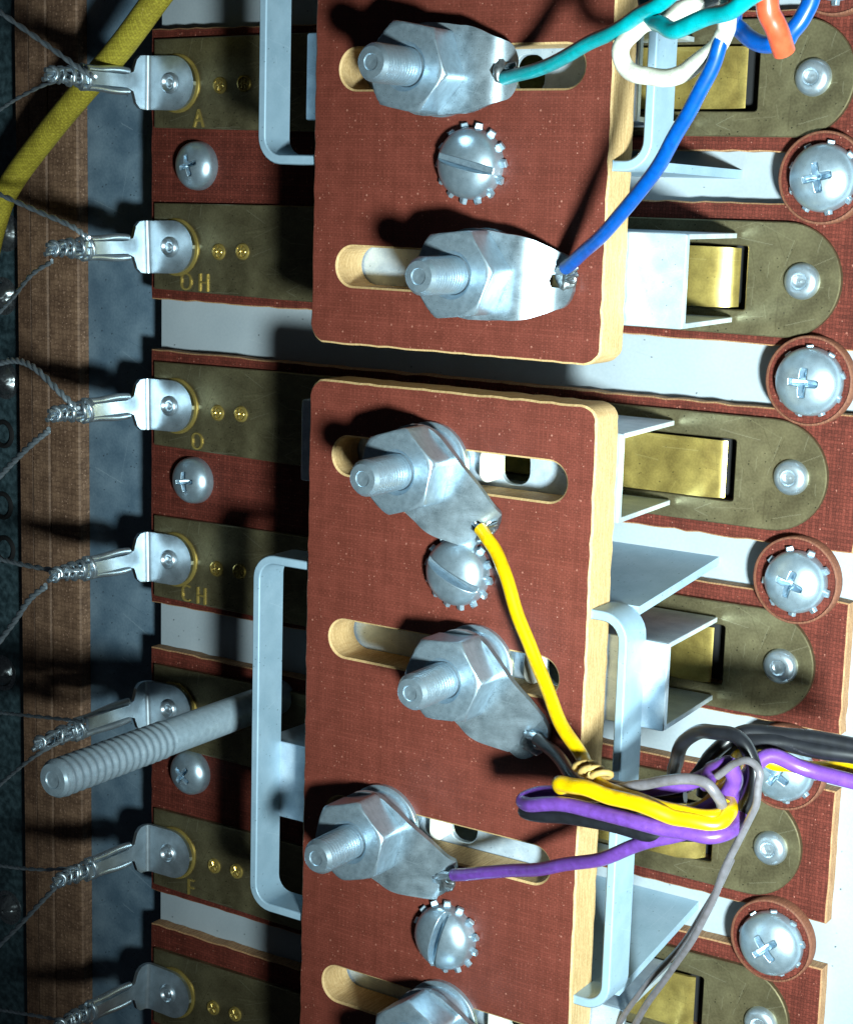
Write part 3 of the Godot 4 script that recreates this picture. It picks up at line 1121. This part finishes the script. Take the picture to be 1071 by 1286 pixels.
func build_wires() -> void:
	wire("insulated_wire", "teal wire soldered to the topmost terminal's lug", M.teal, 0.72, [Vector3(63.82, -1.35, 23.5), Vector3(66.84, -1.39, 25), Vector3(73.73, -0.4, 29), Vector3(81.18, 1.22, 34), Vector3(87.68, 2.89, 38), Vector3(91.36, 3.99, 40), Vector3(94.13, 5.52, 42)], "", 7)
	wire("insulated_wire", "second teal wire curving past the white loop", M.teal, 0.78, [Vector3(87.02, 6.09, 36), Vector3(88.1, 4.18, 37), Vector3(89.96, 2.32, 39), Vector3(92.75, 1.51, 41), Vector3(96.67, 2.05, 43), Vector3(100.78, 2.93, 45), Vector3(103.93, 4.4, 46)])
	wire("insulated_wire", "white wire making an open loop at the top", M.white_wire, 0.85, [Vector3(93.69, 5.08, 34), Vector3(91.43, 3.92, 35), Vector3(88.74, 2.91, 36), Vector3(86.6, 1.91, 36.5), Vector3(85.12, 0.25, 36), Vector3(85.89, -1.61, 35.5), Vector3(88.8, -2.4, 36), Vector3(92.45, -1.93, 37), Vector3(95.82, -0.13, 38.5), Vector3(97.41, 1.77, 40), Vector3(98.57, 4.03, 42)])
	wire("insulated_wire", "blue wire arching from the second terminal to the top", M.blue, 0.72, [Vector3(72.46, -21.33, 23.5), Vector3(74.84, -20.52, 25), Vector3(80.19, -17.57, 29), Vector3(85.73, -13.53, 33), Vector3(90.49, -9.05, 36), Vector3(93.85, -4.47, 38), Vector3(96.2, -0.38, 39), Vector3(97.47, 2.29, 39.5), Vector3(98.18, 4.92, 40)], "", 7)
	wire("insulated_wire", "short blue wire crossing behind the orange wire", M.blue, 0.8, [Vector3(94.98, 4.02, 33), Vector3(95.49, 2.16, 33), Vector3(97.46, 0.9, 34), Vector3(99.96, 0.57, 35), Vector3(101.4, 1.44, 35), Vector3(102.61, 3.26, 35), Vector3(103.21, 5.28, 35)])
	wire("insulated_wire", "orange wire hanging in at the top with its end cut", M.orange, 1.0, [Vector3(101.65, 5.35, 44), Vector3(102.23, 3.48, 43), Vector3(102.82, 1.59, 42), Vector3(102.97, -0.5, 40)])
	wire("insulated_wire", "yellow wire running down the lower plate from its terminal", M.yellow, 0.76, [Vector3(63.26, -49.4, 23.4), Vector3(64.9, -50.28, 24), Vector3(67.62, -52.62, 25), Vector3(70.62, -57.36, 26), Vector3(73.8, -62.86, 27), Vector3(77.84, -67.43, 29), Vector3(81.52, -70.32, 31), Vector3(83.93, -71.54, 33), Vector3(87.28, -72.32, 35), Vector3(92.63, -72.38, 36), Vector3(96.91, -72.43, 36), Vector3(99, -72.58, 35), Vector3(99.35, -71.94, 33)], "yellow wires", 7)
	wire("insulated_wire", "yellow wire with a blunt fold lying on the purple bundle", M.yellow, 0.82, [Vector3(92.5, -73.28, 30), Vector3(87.63, -74.05, 31), Vector3(83.13, -73.85, 33), Vector3(81.65, -73.09, 35), Vector3(83.24, -72.09, 36.5), Vector3(86.94, -72.08, 37), Vector3(91.61, -72.34, 37.5), Vector3(95.69, -72.81, 37), Vector3(99.03, -72.85, 36), Vector3(99.8, -72.21, 34), Vector3(98.23, -71.76, 31)], "yellow wires")
	var kn := Shape.new()
	for k in 3:
		var kc: Vector3 = [Vector3(83.52, -70.97, 33.5), Vector3(84.78, -70.96, 34.5), Vector3(86.04, -71.07, 35)][k]
		var kp := PackedVector3Array()
		for i in 15:
			var a := TAU * i / 12.0 + k
			kp.append(kc + Vector3(cos(a) * 1.05 + 0.02 * i, sin(a) * 0.55 + cos(a) * 0.5, sin(a) * 1.1))
		kn.tube(kp, 0.34, 8)
	var knot := put("lacing_knot", kn.done(M.twine))
	tag(knot, "tan lacing knot round the yellow wire at the plate's edge", "knot")
	wire("insulated_wire", "purple wire of the folded bundle, looping at the plate's edge", M.purple, 0.78, [Vector3(97.44, -68.61, 31), Vector3(93.73, -71.47, 31), Vector3(87.18, -73.44, 32), Vector3(80.36, -74.62, 33), Vector3(76.87, -75.67, 33.5), Vector3(78.11, -75.84, 35), Vector3(83.82, -74.48, 36), Vector3(90.6, -74.2, 37), Vector3(95.77, -74.1, 37), Vector3(99.53, -74.12, 36), Vector3(100.28, -73.21, 33), Vector3(99.26, -70.58, 30), Vector3(100.84, -68.15, 27), Vector3(103.93, -69.3, 25), Vector3(109.81, -70, 24)], "purple wires")
	wire("insulated_wire", "single purple wire from the leftmost terminal", M.purple, 0.74, [Vector3(59.58, -92.07, 23.2), Vector3(64.33, -90.14, 25), Vector3(71.67, -87.15, 27), Vector3(79.18, -84.11, 30), Vector3(86.23, -80.33, 33), Vector3(91.74, -77.04, 34.5), Vector3(96.14, -74.67, 34)], "purple wires", 7)
	wire("insulated_wire", "black wire from the fourth terminal into the bundle", M.black_wire, 0.74, [Vector3(70.9, -72.61, 23.2), Vector3(73.92, -72.48, 25), Vector3(77.85, -72.99, 28), Vector3(81.89, -73.98, 31), Vector3(86.34, -74.73, 32), Vector3(91.71, -74.16, 32)], "black wires", 7)
	wire("insulated_wire", "black wire folded beneath the purple loop, ringing up on the right", M.black_wire, 0.75, [Vector3(93.37, -73.1, 30), Vector3(86.74, -74.42, 31), Vector3(79.89, -76.14, 32), Vector3(77.03, -77.01, 33), Vector3(78.19, -77.34, 34), Vector3(84.04, -76.41, 34.5), Vector3(90.6, -76.05, 35), Vector3(94.49, -75.88, 34), Vector3(98.69, -74.73, 33), Vector3(100.6, -71.79, 32), Vector3(101.27, -67.97, 32), Vector3(99.6, -65.46, 32), Vector3(96.21, -65.39, 31), Vector3(92.59, -67.77, 29), Vector3(90.19, -71.61, 26), Vector3(89.81, -74.68, 24)], "black wires")
	wire("insulated_wire", "heavy black wire leaving to the right above the purple one", M.black_wire, 0.95, [Vector3(93.43, -74.5, 25), Vector3(93.95, -71.36, 25), Vector3(95.72, -68.51, 25), Vector3(99.55, -67.33, 25), Vector3(104.26, -67.49, 24), Vector3(109.7, -67.65, 23)], "black wires")
	wire("insulated_wire", "second black wire twisted along the top of the harness", M.black_wire, 0.8, [Vector3(82.94, -74.31, 29), Vector3(88.02, -73.56, 30), Vector3(92.86, -72.21, 29), Vector3(94.71, -69.39, 27), Vector3(97.36, -66.83, 25), Vector3(102.52, -66.58, 24), Vector3(109.61, -66.43, 23)], "black wires")
	wire("insulated_wire", "yellow wire showing between black and purple on the right", M.yellow, 0.8, [Vector3(93.47, -75.06, 29), Vector3(96, -73.2, 30), Vector3(97.55, -70.38, 29), Vector3(97.32, -69.12, 26), Vector3(98.66, -69.51, 23.5), Vector3(100.9, -70.17, 22.5), Vector3(104.65, -69.96, 22.3), Vector3(109.16, -69.54, 21)], "yellow wires")
	wire("insulated_wire", "purple wire end curled inside the black ring", M.purple, 0.85, [Vector3(94.53, -74.88, 30), Vector3(97.67, -72.3, 31), Vector3(99.34, -69.19, 32), Vector3(98.84, -67.79, 33), Vector3(97.04, -68.92, 32), Vector3(95.71, -71.33, 30)], "purple wires")
	wire("insulated_wire", "thin grey wire curving down from the bundle to the bottom", M.grey_wire, 0.38, [Vector3(98.33, -68.85, 34), Vector3(100.68, -66.48, 35), Vector3(102.7, -66.04, 36), Vector3(103.48, -68.02, 36), Vector3(102.29, -72.17, 35), Vector3(98.74, -79.7, 32), Vector3(95.66, -86.18, 29), Vector3(91.15, -94.16, 25), Vector3(85.26, -102.88, 20), Vector3(82.13, -108.91, 17)], "grey wires")
	wire("insulated_wire", "second thin grey wire lying close to the bracket's lower leg", M.grey_wire, 0.34, [Vector3(98.76, -78.65, 30), Vector3(95.42, -85.18, 27), Vector3(90.45, -93.27, 23), Vector3(84.22, -101.66, 19), Vector3(80.1, -108.94, 16)], "grey wires")
	wire("insulated_wire", "grey wire bridging over the bundle", M.grey_wire, 0.55, [Vector3(87.24, -72.61, 34), Vector3(90.76, -70.99, 35), Vector3(95.02, -69.16, 36), Vector3(98.21, -69.06, 36), Vector3(99.3, -70.81, 35), Vector3(98.62, -73.59, 33)], "grey wires")
	# yellow cloth-covered cord at the left
	var s := Shape.new()
	s.tube(curve([Vector3(8.66, 14.28, 9), Vector3(3.23, 10.12, 8), Vector3(-4.54, 4.12, 6.5), Vector3(-13.27, -1.8, 5), Vector3(-22.15, -7.72, 3), Vector3(-31.65, -14.59, 0.5), Vector3(-36.66, -21.14, -1), Vector3(-39.9, -28.44, -2)], 8), 1.75, 16)
	var o := put("cloth_cord", s.done(M.cord))
	tag(o, "yellow cloth-covered cord slanting across the top left corner", "cord")


# ---------------------------------------------------------------- bare twisted wires, solder joints on the left
func twist(label: String, p: Array, r := 0.3) -> void:
	var c := curve(p, 14)
	var s := Shape.new()
	for k in 2:
		var q := PackedVector3Array()
		for i in c.size():
			var d := (c[mini(i + 1, c.size() - 1)] - c[maxi(i - 1, 0)]).normalized()
			var a := d.cross(Vector3(0, 0, 1)).normalized()
			var b := d.cross(a)
			var w := i * 0.75 + k * PI
			q.append(c[i] + (a * cos(w) + b * sin(w)) * r * 0.6)
		s.tube(q, r * 0.78, 7)
	var o := put("bare_wire", s.done(M.bare))
	tag(o, label, "wire", "bare twisted wires on the left")


func build_left_wires() -> void:
	twist("bare wire rising to the top left corner from the topmost tag", [Vector3(0.96, -0.37, 17), Vector3(-3.45, 1.35, 16), Vector3(-12.78, 4.98, 13), Vector3(-23.26, 9.16, 10), Vector3(-28.92, 11.56, 9)])
	twist("bare wire falling left from the topmost tag behind the yellow cord", [Vector3(-3.2, -0.53, 17), Vector3(-9.43, -0.86, 15), Vector3(-19.66, -2.28, 10), Vector3(-26.65, -3.84, 7), Vector3(-34.68, -6.18, 4)], 0.22)
	twist("bare wire rising left from the second tag", [Vector3(-1.25, -20.82, 16), Vector3(-4.36, -19.28, 16), Vector3(-13.86, -17.48, 13), Vector3(-23.77, -15.56, 10), Vector3(-29.55, -14.35, 9)])
	twist("bare wire falling left from the second tag", [Vector3(-5.92, -23.9, 18), Vector3(-13.75, -26.16, 14), Vector3(-25.34, -30, 6), Vector3(-32.45, -32.89, 2), Vector3(-38.84, -36.73, 0)], 0.26)
	twist("bright bare wire arching up left from the third tag", [Vector3(-3.45, -43.53, 16), Vector3(-6.78, -41.45, 16), Vector3(-14.2, -39.11, 13), Vector3(-20.78, -38.7, 10), Vector3(-26.36, -39.6, 8), Vector3(-33.41, -41.33, 6)], 0.36)
	twist("bright bare wire falling left from the third tag", [Vector3(-6.8, -46.46, 18), Vector3(-11.81, -48.91, 16), Vector3(-19.31, -52.48, 12), Vector3(-25.66, -55.95, 9), Vector3(-33.04, -60.4, 6)], 0.36)
	twist("bare wire running level from the fourth tag to the left edge", [Vector3(-2.63, -65.5, 16), Vector3(-6.85, -65.93, 17), Vector3(-16.98, -67.23, 13), Vector3(-24.87, -67.99, 10), Vector3(-30.89, -68.5, 9)], 0.3)
	twist("bright bare wire falling left from the fourth tag", [Vector3(-6.7, -67.8, 19), Vector3(-11.76, -70.7, 17), Vector3(-18.71, -75.53, 13), Vector3(-26.18, -80.75, 9), Vector3(-33.68, -86.97, 6)], 0.36)
	twist("thin bare wire running level from the fifth tag", [Vector3(-2.81, -86.96, 16), Vector3(-9.09, -87.94, 15), Vector3(-19.41, -90.38, 11), Vector3(-27.46, -92.25, 8), Vector3(-33.63, -93.4, 7)], 0.22)
	twist("bare wire falling left from the fifth tag", [Vector3(-4.48, -89.41, 18.5), Vector3(-10.54, -93.08, 17.5), Vector3(-20.49, -99.1, 12), Vector3(-26.65, -103.19, 9), Vector3(-34.2, -108.72, 6)], 0.24)
	twist("thin bare wire running level from the sixth tag", [Vector3(-2.8, -107.83, 17), Vector3(-10.95, -110.9, 15), Vector3(-20.65, -114.28, 11), Vector3(-26.92, -116.04, 9), Vector3(-34.24, -118.17, 7)], 0.22)
	twist("bare wire falling left from the sixth tag past a solder joint", [Vector3(-6.14, -111.15, 18), Vector3(-13.61, -117.14, 14), Vector3(-22.87, -124.63, 9), Vector3(-31.4, -131.57, 5), Vector3(-39.16, -138.56, 2)], 0.3)
	twist("thin bare wire running level from the lowest tag", [Vector3(-3.79, -131.6, 17), Vector3(-11.26, -133.86, 15), Vector3(-21.06, -137.55, 11), Vector3(-27.41, -139.67, 9), Vector3(-34.83, -142.21, 7)], 0.22)
	var at := [[Vector3(-40.6, -21.55, -7.4), "just below the yellow cord"], [Vector3(-41.49, -31.37, -7.4), "at the end of the second tag's lower wire"], [Vector3(-41.4, -44.52, -7.4), "under the third tag's arched wire"], [Vector3(-42.44, -132.4, -7.4), "beside the sixth tag's falling wire"], [Vector3(-42.91, -92.15, -7.4), "below the fourth tag's wires"]]
	var jit := fnl(0.8, 77, 2)
	for i in at.size():
		var s := Shape.new()
		var f := func(a: int, b: int) -> Vector3:
			var q := a / 8.0
			var ph := TAU * b / 20.0
			var rr := 2.3 * q * (1.0 + 0.25 * jit.get_noise_2d(cos(ph) * 2.0 + i * 7, sin(ph) * 2.0))
			return Vector3(cos(ph) * rr, sin(ph) * rr, 1.5 * (1.0 - q * q) + 0.25 * jit.get_noise_2d(rr * 3.0 + i * 3, ph))
		s.sheet(f, 8, 20, false)
		s.lathe(PackedVector2Array([Vector2(3.0, -0.4), Vector2(2.95, 0.05), Vector2(2.2, 0.1)]), 24)
		var o := put("solder_joint", s.done(M.solder), null, (at[i][0] as Vector3) - Vector3(0, 0, 0.15))
		tag(o, "round solder joint at the left edge, " + str(at[i][1]), "solder joint", "solder joints on the circuit board")
	var rings := [[Vector3(-41.93, -53.01, -7.4), "beside the third tag's lower wire"], [Vector3(-42.34, -64.54, -7.4), "upper of the two below the third tag"], [Vector3(-41.95, -71.6, -7.4), "lower of the two below the third tag"]]
	for r in rings:
		var s := Shape.new()
		s.lathe(PackedVector2Array([Vector2(2.3, 0.0), Vector2(2.2, 0.4), Vector2(1.9, 0.5), Vector2(1.6, 0.3), Vector2(1.5, 0.0)]), 24)
		var o := put("eyelet", s.done(M.black), null, (r[0] as Vector3) - Vector3(0, 0, 0.2))
		tag(o, "dark ring at the left edge, " + str(r[1]), "eyelet", "dark rings on the circuit board")
